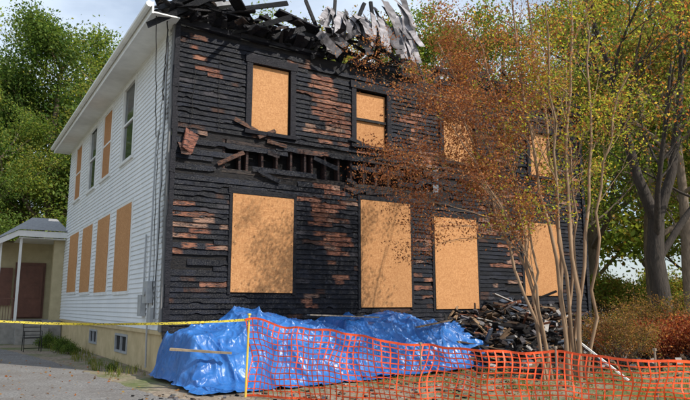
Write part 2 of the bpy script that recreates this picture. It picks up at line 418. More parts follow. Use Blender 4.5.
holes_grid(0.03,D,-.2,Z0,bw,emit3)
fd.quad((.03,.03,-.2),(W,.03,-.2),(W,.03,Z0),(.03,.03,Z0))
fd.bb(-.03,.03,0.03,D,Z0-.09,Z0-.005)
fd.obj("foundation",m_found,house)
bwm=MB(); bwg=MB()
for a,b_,c,d_ in bw:
    bwm.bb(.0,.06,a,b_,c,c+.06);bwm.bb(.0,.06,a,b_,d_-.06,d_);bwm.bb(.001,.06,a,a+.06,c+.06,d_-.06);bwm.bb(.001,.06,b_-.06,b_,c+.06,d_-.06);bwm.bb(.002,.06,(a+b_)/2-.025,(a+b_)/2+.025,c+.06,d_-.06)
    bwg.quad((.055,a,c),(.055,b_,c),(.055,b_,d_),(.055,a,d_))
bwm.obj("basement_windows",m_metal,house); bwg.obj("basement_panes",m_dark,house)
ev=MB()
ev.bb(-.62,-.01,-.35,D+.5,ZT+.0,ZT+.03)
ev.bb(-.66,-.62,-.38,D+.5,ZT-.03,ZT+.24)
ev.tube([(-.73,-.4,ZT+.17),(-.73,D+.5,ZT+.17)],[.075,.075],8)
ev.obj("eave_and_gutter",m_white,house)
rf=MB()
def roofslab(x0,z0,x1,z1,y0,y1,th=.12):
    rf.quad((x0,y0,z0+th),(x1,y0,z1+th),(x1,y1,z1+th),(x0,y1,z0+th)); rf.quad((x0,y0,z0),(x1,y0,z1),(x1,y1,z1),(x0,y1,z0))
    rf.quad((x0,y0,z0),(x1,y0,z1),(x1,y0,z1+th),(x0,y0,z0+th)); rf.quad((x1,y0,z1),(x1,y1,z1),(x1,y1,z1+th),(x1,y0,z1+th))
    rf.quad((x0,y0,z0),(x0,y1,z0),(x0,y1,z0+th),(x0,y0,z0+th)); rf.quad((x0,y1,z0),(x1,y1,z1),(x1,y1,z1+th),(x0,y1,z0+th))
roofslab(-.7,ZT+.2,1.6,ZT+1.1,.4,D+.5); roofslab(W+.6,ZT+.2,W-2.2,ZT+1.2,2,D+.5)
rf.obj("roof",m_shingle,house)
rd=MB()
for i in range(20):
    x=random.uniform(-.1,4.2); yy=random.uniform(-.45,.9)
    R=Euler((random.uniform(-.25,.25),random.uniform(-.7,.25),random.uniform(-.5,.5))).to_matrix()
    rd.box((x,yy,8.35+random.uniform(-.05,.45)),(random.uniform(.9,2.2),.05,random.uniform(.1,.18)),R,(.018,.018,.02),jit=.02)
for i in range(60):
    x=random.uniform(-.4,4.2)
    R=Euler((random.uniform(-.5,.5),random.uniform(-.45,.45),random.uniform(-1.2,1.2))).to_matrix()
    rd.box((x,random.uniform(-.4,.6),8.2+random.uniform(0,.6)),(random.uniform(.3,1.3),random.uniform(.1,.3),.025),R,random.choice([(.012,.012,.014),(.03,.026,.026),(.07,.05,.04)]),jit=.03)
for i in range(40):
    x=-.2+i*.12+random.uniform(-.06,.06)
    rd.box((x,-.15+random.uniform(-.12,.1),8.25+.1*noise.noise(Vector((i*.3,0,0)))+random.uniform(-.05,.06)),(random.uniform(.08,.2),random.uniform(.3,.75),random.uniform(.02,.06)),Euler((random.uniform(-.6,.2),random.uniform(-.4,.4),random.uniform(-.4,.4))).to_matrix(),random.choice([(.012,.012,.015),(.03,.028,.03)]),jit=.03)
for i in range(70):
    x=random.uniform(3.6,14)
    R=Euler((random.uniform(-.3,.3),random.uniform(-.8,.8),random.uniform(-.4,.4))).to_matrix()
    rd.box((x,random.uniform(-.1,.5),8.2+random.uniform(-.05,.55)),(random.uniform(.4,1.6),.05,.1),R,(.02,.02,.022),jit=.02)
for x,h,ly in ((6.6,1.2,.3),(7.4,.7,-.4),(8.2,1.0,.5),(9.2,.8,.2),(10.3,.7,-.5),(3.3,1.1,.5),(2.6,.8,-.3),(0.6,.9,.4),(3.9,1.6,-.5),(4.4,1.9,.15),(5.0,1.9,.35),(5.8,2.0,-.2),(6.9,1.5,.6)):
    rd.box((x,.15,8.1+h/2),(.09,.05,h+.1),Euler((random.uniform(-.2,.2),ly,0)).to_matrix(),(.02,.02,.022),jit=.015)
rd.obj("burned_rafters",m_char,house)
# collapsed roofing: layered strips of torn shingle sheathing sliding down from upper right
sm=MB()
Rs=random.Random(4)
def strip(c,ln,w,rot,k,seed):
    R=Euler(rot).to_matrix(); c=Vector(c); n0=len(sm.v); nl=9
    for i in range(nl+1):
        t=i/nl-.5
        for s_ in (-.5,.5):
            q=Vector((s_*w*(1+.25*noise.noise(Vector((i*.9,seed,s_)))),.16*ln*(t*t)+.05*noise.noise(Vector((i*.6,seed,s_*.6))),t*ln+(.07*noise.noise(Vector((seed,s_*9,1))) if i in (0,nl) else 0)))
            kk=k*Rs.uniform(.8,1.15)*(1 if (i%2) else .7); sm.v.append(tuple(R@q+c)); sm.c.append((kk,kk*.98,kk))
    for i in range(nl):
        a=n0+i*2; sm.f.append((a,a+1,a+3,a+2)); sm.m.append(0)
for layer in range(4):
    for i in range(17):
        u=i/16
        if Rs.random()<.1: continue
        x=3.95+2.75*u; base_z=8.45+.45*u+.25*sin(u*5+layer)
        ln=Rs.uniform(.7,1.1)+.75*u
        strip((x+Rs.uniform(-.08,.08)+layer*.06,-.32+layer*.13+Rs.uniform(-.05,.05),base_z+ln*.25+layer*.2),ln,Rs.uniform(.13,.24),(Rs.uniform(-.75,-.35),.62-.75*u+Rs.gauss(0,.12),Rs.gauss(0,.3)),Rs.choice([1.3,1.1,.9,.6,.35,1.5]),i*3.1+layer*17)
for i in range(22):
    u=Rs.random()
    strip((3.7+3.2*u,-.45+Rs.uniform(-.1,.2),8.3+.5*u+Rs.uniform(-.1,.3)),Rs.uniform(.35,.8),Rs.uniform(.1,.3),(Rs.uniform(-.9,.3),Rs.uniform(-1.2,1.2),Rs.uniform(-1,1)),Rs.choice([1.2,.5,.3,.8]),i*7.7)
sm.obj("collapsed_roofing",m_sheet,house,smooth=False)
cw=MB()
cw.bb(-.17,-.03,.75,1.15,1.55,2.05); cw.bb(-.15,-.03,1.35,1.65,1.25,1.75); cw.tube([(-.2,.95,1.8),(-.17,.95,1.8)],[.09,.09],10)
cw.bb(-.13,-.03,.55,.75,1.1,1.45)
for pts in ([(-.08,.95,2.05),(-.08,.95,4.6),(-.09,.9,5.2),(-.12,.6,5.6)],[(-.06,1.5,1.75),(-.06,1.5,3.2)],[(-.08,.95,1.55),(-.08,.95,.95),(-.06,.97,.1)],[(-.06,.4,7.9),(-.07,.45,3.0),(-.06,.42,1.1)]):
    cw.tube(pts,[.022]*len(pts),6)
cw.obj("meter_boxes",m_metal,house)
wr=MB()
def wire(p0,p1,sagv,r=.008,nn=14,wob=.03):
    P=[]
    for i in range(nn+1):
        t=i/nn; p=Vector(p0).lerp(Vector(p1),t); p.z-=sagv*4*t*(1-t); p+=Vector((random.uniform(-wob,0),random.uniform(-wob,wob),0)); P.append(p)
    wr.tube(P,[r]*len(P),5)
wire((-.5,-.2,8.1),(-.08,.9,5.5),.25,.012); wire((-.1,.25,8.0),(-.09,.7,5.0),.1); wire((-.1,.1,7.6),(-.09,.3,1.2),.1,.01)
wire((-.2,-.1,8.2),(-.15,.2,6.2),.2,.015)
wire((-.09,.7,5.0),(-.08,.5,1.5),.05)
for x in (.5,1.1,3.7,4.6,7.2): wire((x,-.08,random.uniform(7,8.1)),(x+random.uniform(-.3,.3),-.07,random.uniform(5,6.5)),.1,.006)
wr.obj("hanging_wires",m_dark,house)
pc=MB(); pr=MB(); pd=MB(); pcr=MB()
pr.quad((-1.8,14.45,4.54),(.05,14.45,4.54),(.05,18.6,5.55),(-1.0,18.6,5.55)); pr.quad((-2.9,14.5,3.95),(-1.8,14.45,4.54),(-1.0,18.6,5.55),(-2.9,19,3.95))
pc.bb(-1.8,.0,14.5,14.6,4.26,4.5); pc.box((-2.32,14.55,4.12),(1.25,.09,.2),Euler((0,-.5,0)).to_matrix()); pc.bb(-1.8,0,14.6,18.5,4.2,4.23)
pc.bb(-2.5,-2.36,14.85,14.99,.9,4.0); pc.bb(-1.75,-1.65,14.75,14.85,.9,4.2)
pcr.bb(-.42,.02,15.02,15.3,.5,4.2)
pcr.quad((-3,18.4,.2),(.3,18.4,.2),(.3,18.4,4.4),(-3,18.4,4.4))
pd.bb(-1.55,-.55,16.9,17.0,1.0,3.2); pd.bb(-1.65,-.45,17.0,17.1,.95,3.35); pd.bb(-2.35,-1.75,16.95,17.05,1.5,3.1)
for k in range(3): pd.bb(-1.42,-.68,16.885,16.9,1.15+k*.66,1.65+k*.66)
pcr.bb(-2.6,.0,17.1,17.2,.9,4.2)
pst=MB(); pst.bb(-1.7,-.5,13.9,14.3,.0,.3); pst.bb(-1.7,-.5,14.3,14.6,.0,.6); pst.bb(-2.6,0,14.6,18.3,.0,.9); pst.obj("porch_steps",noisy("weathered_concrete",(.20,.19,.17),(.34,.32,.29),4,.9,.4),house)
for k in range(9): pd.bb(-2.55+k*.1,-2.53+k*.1,14.9,14.92,.9,1.75)
pd.bb(-2.55,-1.7,14.88,14.94,1.75,1.8)
pr.obj("porch_roof",m_shingle,house); pc.obj("porch_frame",m_white,house); pcr.obj("porch_wall",m_cream,house); pd.obj("porch_door",m_door,house)

# ------------------------------------------------------------------ tarps
def smooth(t): t=max(0,min(1,t)); return t*t*(3-2*t)
def interp(x,pts):
    if x<=pts[0][0]: return pts[0][1]
    for (a,va),(b_,vb) in zip(pts,pts[1:]):
        if x<=b_: return va+(vb-va)*smooth((x-a)/(b_-a))
    return pts[-1][1]
def rid(p,e=4):
    v_=1-abs(noise.noise(p))*2.4
    return v_**e if v_>0 else 0
def tarp(name,x0,x1,yf,H,seed,yb=-.25,nx=340,ny=170,lift=0.0):
    t_=MB()
    for j in range(ny+1):
        for i in range(nx+1):
            u=i/nx; w=j/ny
            x=x0+(x1-x0)*u; front=interp(x,yf); h=interp(x,H)
            prof=interp(w,[(0,.93),(.22,1.0),(.52,.88),(.74,.5),(.87,.08),(.93,.0),(1,0)])
            y=yb+(front-yb)*(w/.93 if w<.93 else 1+(w-.93)*1.2)
            # objects under the tarp push up flat-topped, boxy lumps
            l1=noise.noise(Vector((x*.8+seed,y*.8,seed))); lump=max(-.5,min(.5,l1*2.2))
            z=h*prof*(1+.15*lump)
            e=smooth(min(u/.07,1)); e2=smooth(min((1-u)/.1,1)); z*=(.05+.95*e)*(.25+.75*e2)
            q=Vector((x,y,z)); wp=.35*noise.noise(q*1.1+Vector((seed,0,0)))
            dsp=.10*rid(Vector((x*1.2+seed+wp,y*.35+z*.4,3.3)),6)+.055*rid(Vector((x*1.7+y*1.5+wp*2,y*.7-x*.6+seed,9.1)),6)+.03*rid(Vector((x*3.4-y*2+seed,y*2.2+z*2+x,1.7)),4)+.011*rid(Vector((x*9+seed,y*8-z*6,5.7)),3)
            amp=.4+.6*min(1,z/.4)
            pl=.12*(abs(sin(x*3.6+4*noise.noise(Vector((x*.8,w*1.2,seed)))))-.5)*smooth((w-.4)/.4)
            z=z+dsp*amp+.022+lift; y2=y-dsp*.7-pl
            x2=x+.05*noise.noise(Vector((x*2,y*2,seed+4)))
            if u<.09: x2-=(1-e)*.12*noise.noise(Vector((y*3,z*2,1)))
            t_.v.append((x2,y2,max(z,.012+lift))); t_.c.append((1,1,1))
    for j in range(ny):
        for i in range(nx):
            a=j*(nx+1)+i; t_.f.append((a,a+nx+1,a+nx+2,a+1)); t_.m.append(0)
    return t_.obj(name,m_tarp,None,True)
tarp("blue_tarp",-.35,4.5,[(-.4,-3.25),(1,-3.2),(3,-3.0),(5,-2.6)],[(-.4,.9),(.4,1.0),(1.4,1.27),(2.8,1.15),(4.5,.9)],2.0)
tarp("blue_tarp",3.3,8.9,[(3.2,-2.7),(5,-2.75),(7,-2.3),(9,-1.7)],[(3.2,1.1),(4.3,1.27),(6,1.1),(7.6,.9),(8.9,.55)],8.0,lift=.03)

def plank_obj(name,p0,p1,w,t,col,mat=m_wood):
    m=MB(); p0=Vector(p0);p1=Vector(p1); dd=p1-p0; R=dd.to_track_quat('X','Z').to_matrix()
    m.box((p0+p1)/2,(dd.length,w,t),R,col,jit=.004); return m.obj(name,mat)
plank_obj("wooden_plank",(-.55,-2.5,.72),(.45,-2.95,.64),.09,.04,(.38,.30,.20))
plank_obj("wooden_plank",(2.6,-1.9,1.30),(4.6,-1.6,1.22),.12,.03,(.26,.23,.2))
plank_obj("wooden_plank",(5.3,-2.2,1.0),(6.9,-1.5,1.12),.09,.03,(.20,.15,.11))
plank_obj("white_board",(7.1,-5.1,.86),(7.6,-6.0,.03),.10,.035,(.85,.83,.8))

# ------------------------------------------------------------------ debris pile
dp=MB()
cols=[(.02,.019,.02)]*5+[(.10,.07,.05),(.20,.13,.08),(.30,.20,.12),(.42,.40,.38),(.16,.15,.16),(.06,.05,.05),(.10,.12,.16),(.24,.10,.06),(.16,.10,.07)]
hf=lambda x,y: (interp((x-7.0)/7.6,[(0,.6),(.2,1.2),(.5,1.35),(.8,.9),(1,.35)])+.25*noise.noise(Vector((x*1.3,y,5))))*interp((-y-.1)/2.9,[(0,1),(.4,.8),(.85,.12),(1,-.02)])
nx,ny=50,24; n0=len(dp.v)
for j in range(ny+1):
    for i in range(nx+1):
        x=7.0+7.6*i/nx; y=-.1-2.9*j/ny
        dp.v.append((x,y,hf(x,y)+.1*noise.noise(Vector((x*4,y*4,0)))-.04)); dp.c.append((.045,.038,.036))
for j in range(ny):
    for i in range(nx):
        a=n0+j*(nx+1)+i; dp.f.append((a,a+nx+1,a+nx+2,a+1)); dp.m.append(0)
def rubble(n,xr,yr,hf,lr=(.15,1.3)):
    for i in range(n):
        x=random.uniform(*xr); y=random.uniform(*yr)
        z=hf(x,y)+random.uniform(0,.14)
        R=Euler((random.uniform(-.5,.5),random.gauss(0,.4),random.uniform(-pi,pi))).to_matrix()
        ln=random.uniform(*lr)*random.uniform(.3,1)
        dp.box((x,y,z),(ln,random.uniform(.03,.16),random.uniform(.012,.06)),R,random.choice(cols),jit=.014)
rubble(1100,(7.1,14.4),(-3.0,-.1),hf)
rubble(40,(7.6,13),(-2.0,-.2),lambda x,y:hf(x,y)+.15,(1.0,2.2))
rubble(320,(6.5,15),(-4.8,-2.6),lambda x,y:.02,(.08,.6))
dp.obj("debris_pile",m_wood)
rb=MB()
for i in range(1000):
    x=random.uniform(-1.4,13); y=random.uniform(-6,-2.9)
    s=random.uniform(.01,.045)
    rb.box((x,y,s*.3),(s*random.uniform(1,3),s,s*.7),Euler((random.uniform(-.3,.3),0,random.uniform(0,6))).to_matrix(),random.choice(cols+[(.4,.38,.35)]*2),jit=s*.2)
rb.obj("scattered_rubble",m_wood)

# ------------------------------------------------------------------ fence
path=[Vector((.34,-3.92)),Vector((1.39,-5.5)),Vector((2.23,-6.95)),Vector((3.04,-8.28)),Vector((4.18,-9.8)),Vector((4.9,-10.9))]
seg=[(path[i+1]-path[i]).length for i in range(len(path)-1)]; TL=sum(seg)
def pathp(s):
    s=max(0,min(TL-1e-4,s))
    for i,l in enumerate(seg):
        if s<=l: return path[i].lerp(path[i+1],s/l)
        s-=l
def P(s,k):
    top=interp(s,[(0,1.27),(.9,1.14),(1.9,1.06),(2.9,.92),(3.6,.88),(4.6,.86),(5.2,.86),(6.4,.80),(7.2,.84),(9,.8)])
    top+=.05*noise.noise(Vector((s*2.3,0,0)))
    bot=.02+.03*abs(noise.noise(Vector((s*1.7,4,0))))
    z=bot+(top-bot)*k+.05*noise.noise(Vector((s*1.6,k*2,11)))*(k*(1-k)*4)
    n=Vector((-.83,-.55))
    off=.24*noise.noise(Vector((s*1.1,k*1.2,2)))+.11*noise.noise(Vector((s*3.1,k*3,7)))
    ds=.10*noise.noise(Vector((s*1.5,k*2,5)))
    p=pathp(s+ds*min(1,s))
    return Vector((p.x+n.x*off,p.y+n.y*off,z))
fm=MB(); cs=.10; nr=12; ns=int(TL/cs)
for k in range(nr+1):
    kk=k/nr; hw=.0085 if 0<k<nr else .017
    for i in range(ns*2):
        a=P(i*cs/2,kk); b_=P((i+1)*cs/2,kk); u=Vector((0,0,hw))
        fm.quad(a-u,b_-u,b_+u,a+u)
for i in range(ns+1):
    s=i*cs
    for k in range(nr):
        a=P(s,k/nr);b_=P(s,(k+1)/nr); dd=P(s+.02,k/nr)-P(s-.02,k/nr)
        if dd.length<1e-5: dd=Vector((.5,-.8,0))
        dd.normalize(); dd*=.0095; o3=Vector((-.003,-.002,0))
        fm.quad(a-dd+o3,a+dd+o3,b_+dd+o3,b_-dd+o3)
fm.obj("orange_safety_fence",m_orange)
def post(name,x,y,h,mat,r=.022,lean=(0,0)):
    m=MB(); m.tube([(x,y,-.1),(x+lean[0]*.5,y+lean[1]*.5,h*.5),(x+lean[0],y+lean[1],h)],[r,r,r*.95],8); m.box((x+lean[0],y+lean[1],h+.01),(r*2.6,r*2.6,.03)); return m.obj(name,mat)
post("fence_post",.30,-3.98,1.34,m_yplain,.018,(.05,.03))
m_stake=noisy("grey_stake",(.16,.12,.09),(.3,.24,.18),6,.8,.3)
for s in (3.05,5.0,6.2):
    p=pathp(s); post("fence_post",p.x+.06,p.y+.04,.93,m_stake,.014,(random.uniform(-.03,.03),0))
tp=MB(); A=Vector((.33,-3.95,1.26)); B=Vector((-3.6,-.35,1.24)); Cc=Vector((-6.5,2.3,1.3))
prev=None
for (p0,p1,sg) in ((A,B,.08),(B,Cc,.05)):
    for i in range(41):
        t=i/40; p=p0.lerp(p1,t); p.z-=sg*4*t*(1-t); tw=1.1*sin(t*9+p0.x)
        u=Vector((.3*sin(tw),.3*sin(tw),cos(tw))).normalized()*.022
        if prev is not None and i>0: tp.quad(prev[0],prev[1],p+u,p-u)
        prev=(p-u,p+u)
tp.obj("caution_tape",m_yellow,None,True)
post("fence_post",-6.5,2.3,1.35,m_stake,.02)

# ------------------------------------------------------------------ metal chair
ch=empty("metal_chair",(-1.55,9.6,0)); cm=MB()
r=.014
for sx_ in (-.26,.26):
    cm.tube([(sx_,-.28,0),(sx_,-.22,.45),(sx_,-.2,.66),(sx_,.22,.66)],[r]*4,6)
    cm.tube([(sx_,.34,0),(sx_,.2,.45),(sx_,.3,1.0)],[r]*3,6)
    cm.tube([(sx_,-.22,.44),(sx_,.22,.44)],[r]*2,6)
for zz,yy in ((1.0,.3),(.9,.283),(.78,.26),(.64,.235),(.52,.212)): cm.tube([(-.26,yy,zz),(.26,yy,zz)],[r*.9]*2,6)
for k in range(7): cm.tube([(-.26,-.2+k*.066,.44),(.26,-.2+k*.066,.44)],[r*.8]*2,6)
cm.tube([(-.26,-.26,.12),(.26,-.26,.12)],[r*.8]*2,6)
cm.obj("chair_frame",m_dark,ch)

# ------------------------------------------------------------------ trees
def grow(mb,p,d,ln,r,lev,maxlev,tips,R,up=.05,spread=.7,nchild=(3,5),wob=.12,sides=(9,7,5,4,3),taper=.45,lfrac=.62):
    n=5 if lev<2 else 4; pts=[p.copy()]; rad=[r]; dirs=[d.copy()]
    for i in range(n):
        d=(d+Vector((R.gauss(0,wob),R.gauss(0,wob),R.gauss(0,wob*.6)+up))).normalized()
        p=p+d*(ln/n); pts.append(p.copy()); rad.append(r*(1-(1-taper)*(i+1)/n)); dirs.append(d.copy())
    mb.tube(pts,rad,sides[min(lev,len(sides)-1)],cap=False)
    if lev>=maxlev:
        tips.append((pts[-1],lev)); tips.append((pts[-2],lev)); return
    nc=R.randint(*nchild)
    for k in range(nc):
        t=1.0 if k==0 else R.uniform(.35,1.0); idx=t*n; i=min(int(idx),n-1); q=pts[i].lerp(pts[i+1],idx-i)
        dd=dirs[i]; rv=Vector((R.gauss(0,1),R.gauss(0,1),R.gauss(0,.6))).normalized()
        sp=spread*(.35 if k==0 else 1)
        nd=(dd+rv*sp).normalized()
        rr=rad[min(i+1,n)]*(.85 if k==0 else R.uniform(.5,.75))
        grow(mb,q,nd,ln*lfrac*R.uniform(.75,1.2),rr,lev+1,maxlev,tips,R,up,spread,nchild,wob,sides,taper,lfrac)

def leafcloud(tips,per,sig,size,pal,zsq=.7):
    T=np.array([tuple(t[0]) for t in tips]); n=len(T)
    idx=np.repeat(np.arange(n),per)
    C=T[idx]+rng.normal(size=(len(idx),3))*np.array([sig,sig,sig*zsq])
    pal=np.array(pal); 
    clump=rng.integers(0,len(pal),n); ci=clump[idx]; sw=rng.random(len(idx))<.35; ci[sw]=rng.integers(0,len(pal),sw.sum())
    col=pal[ci]*rng.uniform(.6,1.3,(len(idx),1))*(rng.uniform(.7,1.25,n)[idx])[:,None]
    return C,rng.uniform(size*.6,size*1.3,len(idx)),col

def make_tree_data(name,seed,H,pal,barkm=m_bark,sig=.5,leaf=.18,nleaf=34000,kids=15,ml=3):
    R=random.Random(seed); mb=MB(); tips=[]
    p=Vector((0,0,-.2)); r=.02*H
    pts=[];rad=[];n=8; dd=Vector((R.gauss(0,.05),R.gauss(0,.05),1)).normalized()
    for i in range(n+1):
        pts.append(p.copy()); rad.append(r*(1.25 if i==0 else 1)*(1-.75*i/n)); dd=(dd+Vector((R.gauss(0,.05),R.gauss(0,.05),.05))).normalized(); p=p+dd*(H*.85/n)
    mb.tube(pts,rad,9,cap=False)
    for k in range(kids):
        t=R.uniform(.22,1.0); idx=t*n; i=min(int(idx),n-1); q=pts[i].lerp(pts[i+1],idx-i)
        an=R.uniform(0,2*pi); el=R.uniform(.0,.7)+t*.3
        nd=Vector((cos(an)*cos(el),sin(an)*cos(el),sin(el)))
        ln=H*.24*(1.15-.65*t)*R.uniform(.8,1.25)
        grow(mb,q,nd,ln,rad[i]*.45+.02,1,ml,tips,R,.06,.75,(3,4),.14)
    per=max(4,int(nleaf/len(tips)))
    C,s,c=leafcloud(tips,per,sig,leaf,pal)
    wood=mb.obj(name+"_w",barkm,None,True); wm=wood.data; bpy.data.objects.remove(wood)
    return wm,leaf_mesh(name+"_l",C,s,c,m_leaf)
G1=[(.09,.155,.04),(.12,.18,.05),(.06,.115,.03),(.16,.22,.06)]
G2=[(.18,.26,.05),(.25,.30,.065),(.13,.20,.04),(.30,.31,.08)]
G3=[(.16,.20,.05),(.28,.24,.06),(.34,.21,.08),(.15,.21,.05),(.27,.28,.08)]
trees=[make_tree_data("tA",11,18,G1,nleaf=40000),make_tree_data("tB",12,18,G2,nleaf=26000),make_tree_data("tC",13,18,G3,nleaf=22000),make_tree_data("tD",14,18,G1+G2)]
far=[make_tree_data("tE",15,18,G1+G2,sig=.9,leaf=.40,nleaf=10000,kids=13,ml=2),make_tree_data("tF",16,18,G2+G3,sig=.9,leaf=.40,nleaf=10000,kids=13,ml=2)]
def place(root_name,data,x,y,s,rz,parent=None,sz=None):
    e=empty(root_name,(x,y,0),parent); e.scale=(s,s,sz or s); e.rotation_euler=(0,0,rz)
    for dm,nm in zip(data,("trunk","foliage")):
        o=bpy.data.objects.new(nm,dm); COL.objects.link(o); o.parent=e
    return e
for x,y,s,k in ((1.2,31,1.18,0),(6.0,31,1.15,3),(-2.2,28,.78,3),(-3.4,36,1.02,0),(9.5,30,1.2,3),(-5.5,24,.72,0),(12.5,34,1.35,0),(4.0,38,1.35,3)):
    place("tree",trees[k],x,y,s,random.uniform(0,6.3))
for x,y,s,k in ((14,28,1.2,1),(19.5,23,1.2,2),(21,15,1.15,3),(20,8.5,1.0,3),(26,5,1.2,1),(23,1.5,.85,2),(30,12,1.25,1),(33,1,1.2,3),(36,-7,1.2,1)):
    place("tree",trees[k],x,y,s,random.uniform(0,6.3))
bg=empty("background_trees")
Rb=random.Random(5)
for i in range(34):
    an=radians(-40+i*4.2); dist=Rb.uniform(55,80)
    x=-4+dist*sin(an); y=-14+dist*cos(an)
    place("distant_tree",far[Rb.choice([0,1])],x,y,Rb.uniform(.9,1.25),Rb.uniform(0,6.3),bg)
def bush_data(name,seed,rad,h,pal,nleaf,leaf,barkm=m_bark):
    R=random.Random(seed); mb=MB(); tips=[]
    for k in range(14):
        an=R.uniform(0,2*pi); el=R.uniform(.5,1.4)
        grow(mb,Vector((R.uniform(-.1,.1),R.uniform(-.1,.1),-.05)),Vector((cos(an)*cos(el)*rad/h,sin(an)*cos(el)*rad/h,sin(el))).normalized(),h*.55,.02*h,1,3,tips,R,.03,.8,(3,4),.15)
    C,s,c=leafcloud(tips,max(5,nleaf//len(tips)),.12*rad,leaf,pal)
    C[:,2]=np.maximum(C[:,2],.02)
    wood=mb.obj(name+"_w",barkm); wm=wood.data; bpy.data.objects.remove(wood)
    return wm,leaf_mesh(name+"_l",C,s,c,m_leaf)
under=[bush_data("uA",1,1.8,2.6,G1+G2,9000,.15),bush_data("uB",2,1.8,2.6,G2+G3,9000,.15)]
ug=empty("undergrowth_shrubs")
for i in range(26):
    an=radians(Rb.uniform(28,75)); dist=Rb.uniform(36,50)
    place("shrub",under[i%2],-4+dist*sin(an),-14+dist*cos(an),Rb.uniform(.7,1.4),Rb.uniform(0,6.3),ug)
for i in range(14):
    place("shrub",under[i%2],Rb.uniform(-7,1.5),Rb.uniform(21,30),Rb.uniform(.7,1.3),Rb.uniform(0,6.3),ug)
redb=bush_data("rB",3,1.3,1.1,[(.26,.06,.035),(.36,.11,.06),(.18,.05,.035),(.40,.19,.10)],10000,.06)
brb=bush_data("bB",4,1.2,1.5,[(.16,.10,.05),(.24,.14,.07),(.14,.14,.04),(.32,.19,.09)],8000,.055)
grb=bush_data("gB",6,.6,.5,G1,3500,.045)
def ahead(a,D):   # a = metres to the right, D = metres ahead along the view from the street
    return (-4.02+.852*a+.524*D,-14.15-.524*a+.852*D)
for a_,D_,s in ((7.9,17.5,1.0),(9.1,18,1.15),(9.5,17,1.2),(7.7,19,1.0)):
    place("red_maple_shrub",redb,*ahead(a_,D_),s,random.uniform(0,6))
for a_,D_,s in ((6.8,16.2,.9),(9.2,19.5,1.2)):
    place("brown_shrub",brb,*ahead(a_,D_),s,random.uniform(0,6))
for x,y,s in ((-.7,7.6,.7),(-.75,8.8,.9),(-.8,11.2,1.0),(-.7,1.6,.35)):
    place("garden_plant",grb,x,y,s,random.uniform(0,6))

R=random.Random(21); mb=MB(); tips=[]
bt=Vector((17.0,-.9,-.1))
def limb(pts,r0,r1,kids,ml=3):
    pts=[Vector(p) for p in pts]; n=len(pts); rad=[r0+(r1-r0)*i/(n-1) for i in range(n)]
    mb.tube([p+bt for p in pts],rad,9,cap=False)
    for k in range(kids):
        t=R.uniform(.35,1)*(n-1); i=min(int(t),n-2); q=pts[i].lerp(pts[i+1],t-i)+bt
        d=(pts[i+1]-pts[i]).normalized()+Vector((R.gauss(0,.6),R.gauss(0,.6),R.gauss(.1,.35))); d.normalize()
        grow(mb,q,d,R.uniform(1.8,3.2),rad[i]*.45,1,ml,tips,R,.05,.7,(3,4),.16)
limb([(0,0,0),(.05,0,1.5),(-.1,.05,3.2),(.05,0,4.6)],.36,.27,0)
limb([(.05,0,4.5),(-.6,.2,6.2),(-.9,.4,8.2),(-1.8,.2,10.2),(-2.4,.5,12.5)],.22,.06,9)
limb([(.05,0,4.5),(.6,-.4,6.3),(1.0,-.6,8.5),(1.1,-.9,11),(.8,-1.2,13.5)],.2,.05,9)
limb([(0,0,3.2),(.9,-.5,4.6),(1.9,-1.1,6.0),(2.8,-1.9,8.0),(3.2,-2.4,10)],.14,.04,7)
limb([(0,0,3.8),(-.7,-.6,5.4),(-1.2,-1.3,7.2),(-1.3,-1.8,9.5)],.12,.04,6)
C,s,c=leafcloud(tips,18,.5,.12,[(.15,.20,.05),(.22,.25,.06),(.38,.20,.07),(.12,.18,.04),(.40,.15,.06)])
e=empty("large_tree"); mb.obj("trunk",m_darkbark,e,True)
o=bpy.data.objects.new("foliage",leaf_mesh("bt_l",C,s,c,m_leaf)); COL.objects.link(o); o.parent=e

# crape myrtle, multi-stem
R=random.Random(33); mb=MB(); tips=[]
base=Vector((6.95,-5.1,0)); RT=Vector((.852,-.524,0)); FW_=Vector((.524,.852,0))
stems=[(-.38,0,-2.4,.2,6.2,.034),(-.28,.1,-1.7,.6,8.0,.042),(-.15,0,-1.0,-.6,8.6,.04),(-.05,.1,-.2,.5,9.0,.05),(.1,-.1,.45,-.4,8.8,.046),(.25,0,1.1,.3,8.2,.04),(.32,.1,1.5,-.5,6.5,.034),(.15,.0,-.6,-1.2,7.6,.036),(-.3,0,-2.3,-.8,5.2,.028),(-.2,.2,-2.5,.6,7.6,.032),(.05,.25,.9,1.2,7.5,.032),(-.45,-.1,-1.4,.3,6.0,.026),(.4,.0,.2,.4,6.4,.026)]
def gw(q,d,ln,r,lev): grow(mb,q,d,ln,r,lev,3,tips,R,.0,.5,(3,4),.13,(7,5,4,3,3),.4,.66)
for (bx,by,tx,ty,h,r) in stems:
    n=12; pts=[];rad=[]; ph=R.uniform(0,6)
    for i in range(n+1):
        t=i/n; bow=t**1.25
        p=base+RT*(bx+(tx-bx)*bow+R.gauss(0,.035)+.12*sin(t*5+ph))+FW_*(by+(ty-by)*bow+R.gauss(0,.035))+Vector((0,0,h*(t**.9)-.05))
        pts.append(p); rad.append(r*(1-.72*t)+.005)
    mb.tube(pts,rad,8,cap=False)
    left=tx<-1
    for k in range(11 if left else 7):
        t=R.uniform(.34 if left else .42,1)*n; i=min(int(t),n-1); q=pts[i].lerp(pts[i+1],t-i)
        d=(pts[i+1]-pts[i]).normalized()*.8+RT*R.gauss(-.1,.5)+FW_*R.gauss(0,.5)+Vector((0,0,R.gauss(.1,.3)))
        gw(q,d.normalized(),R.uniform(.7,1.25),rad[i]*.45,1)
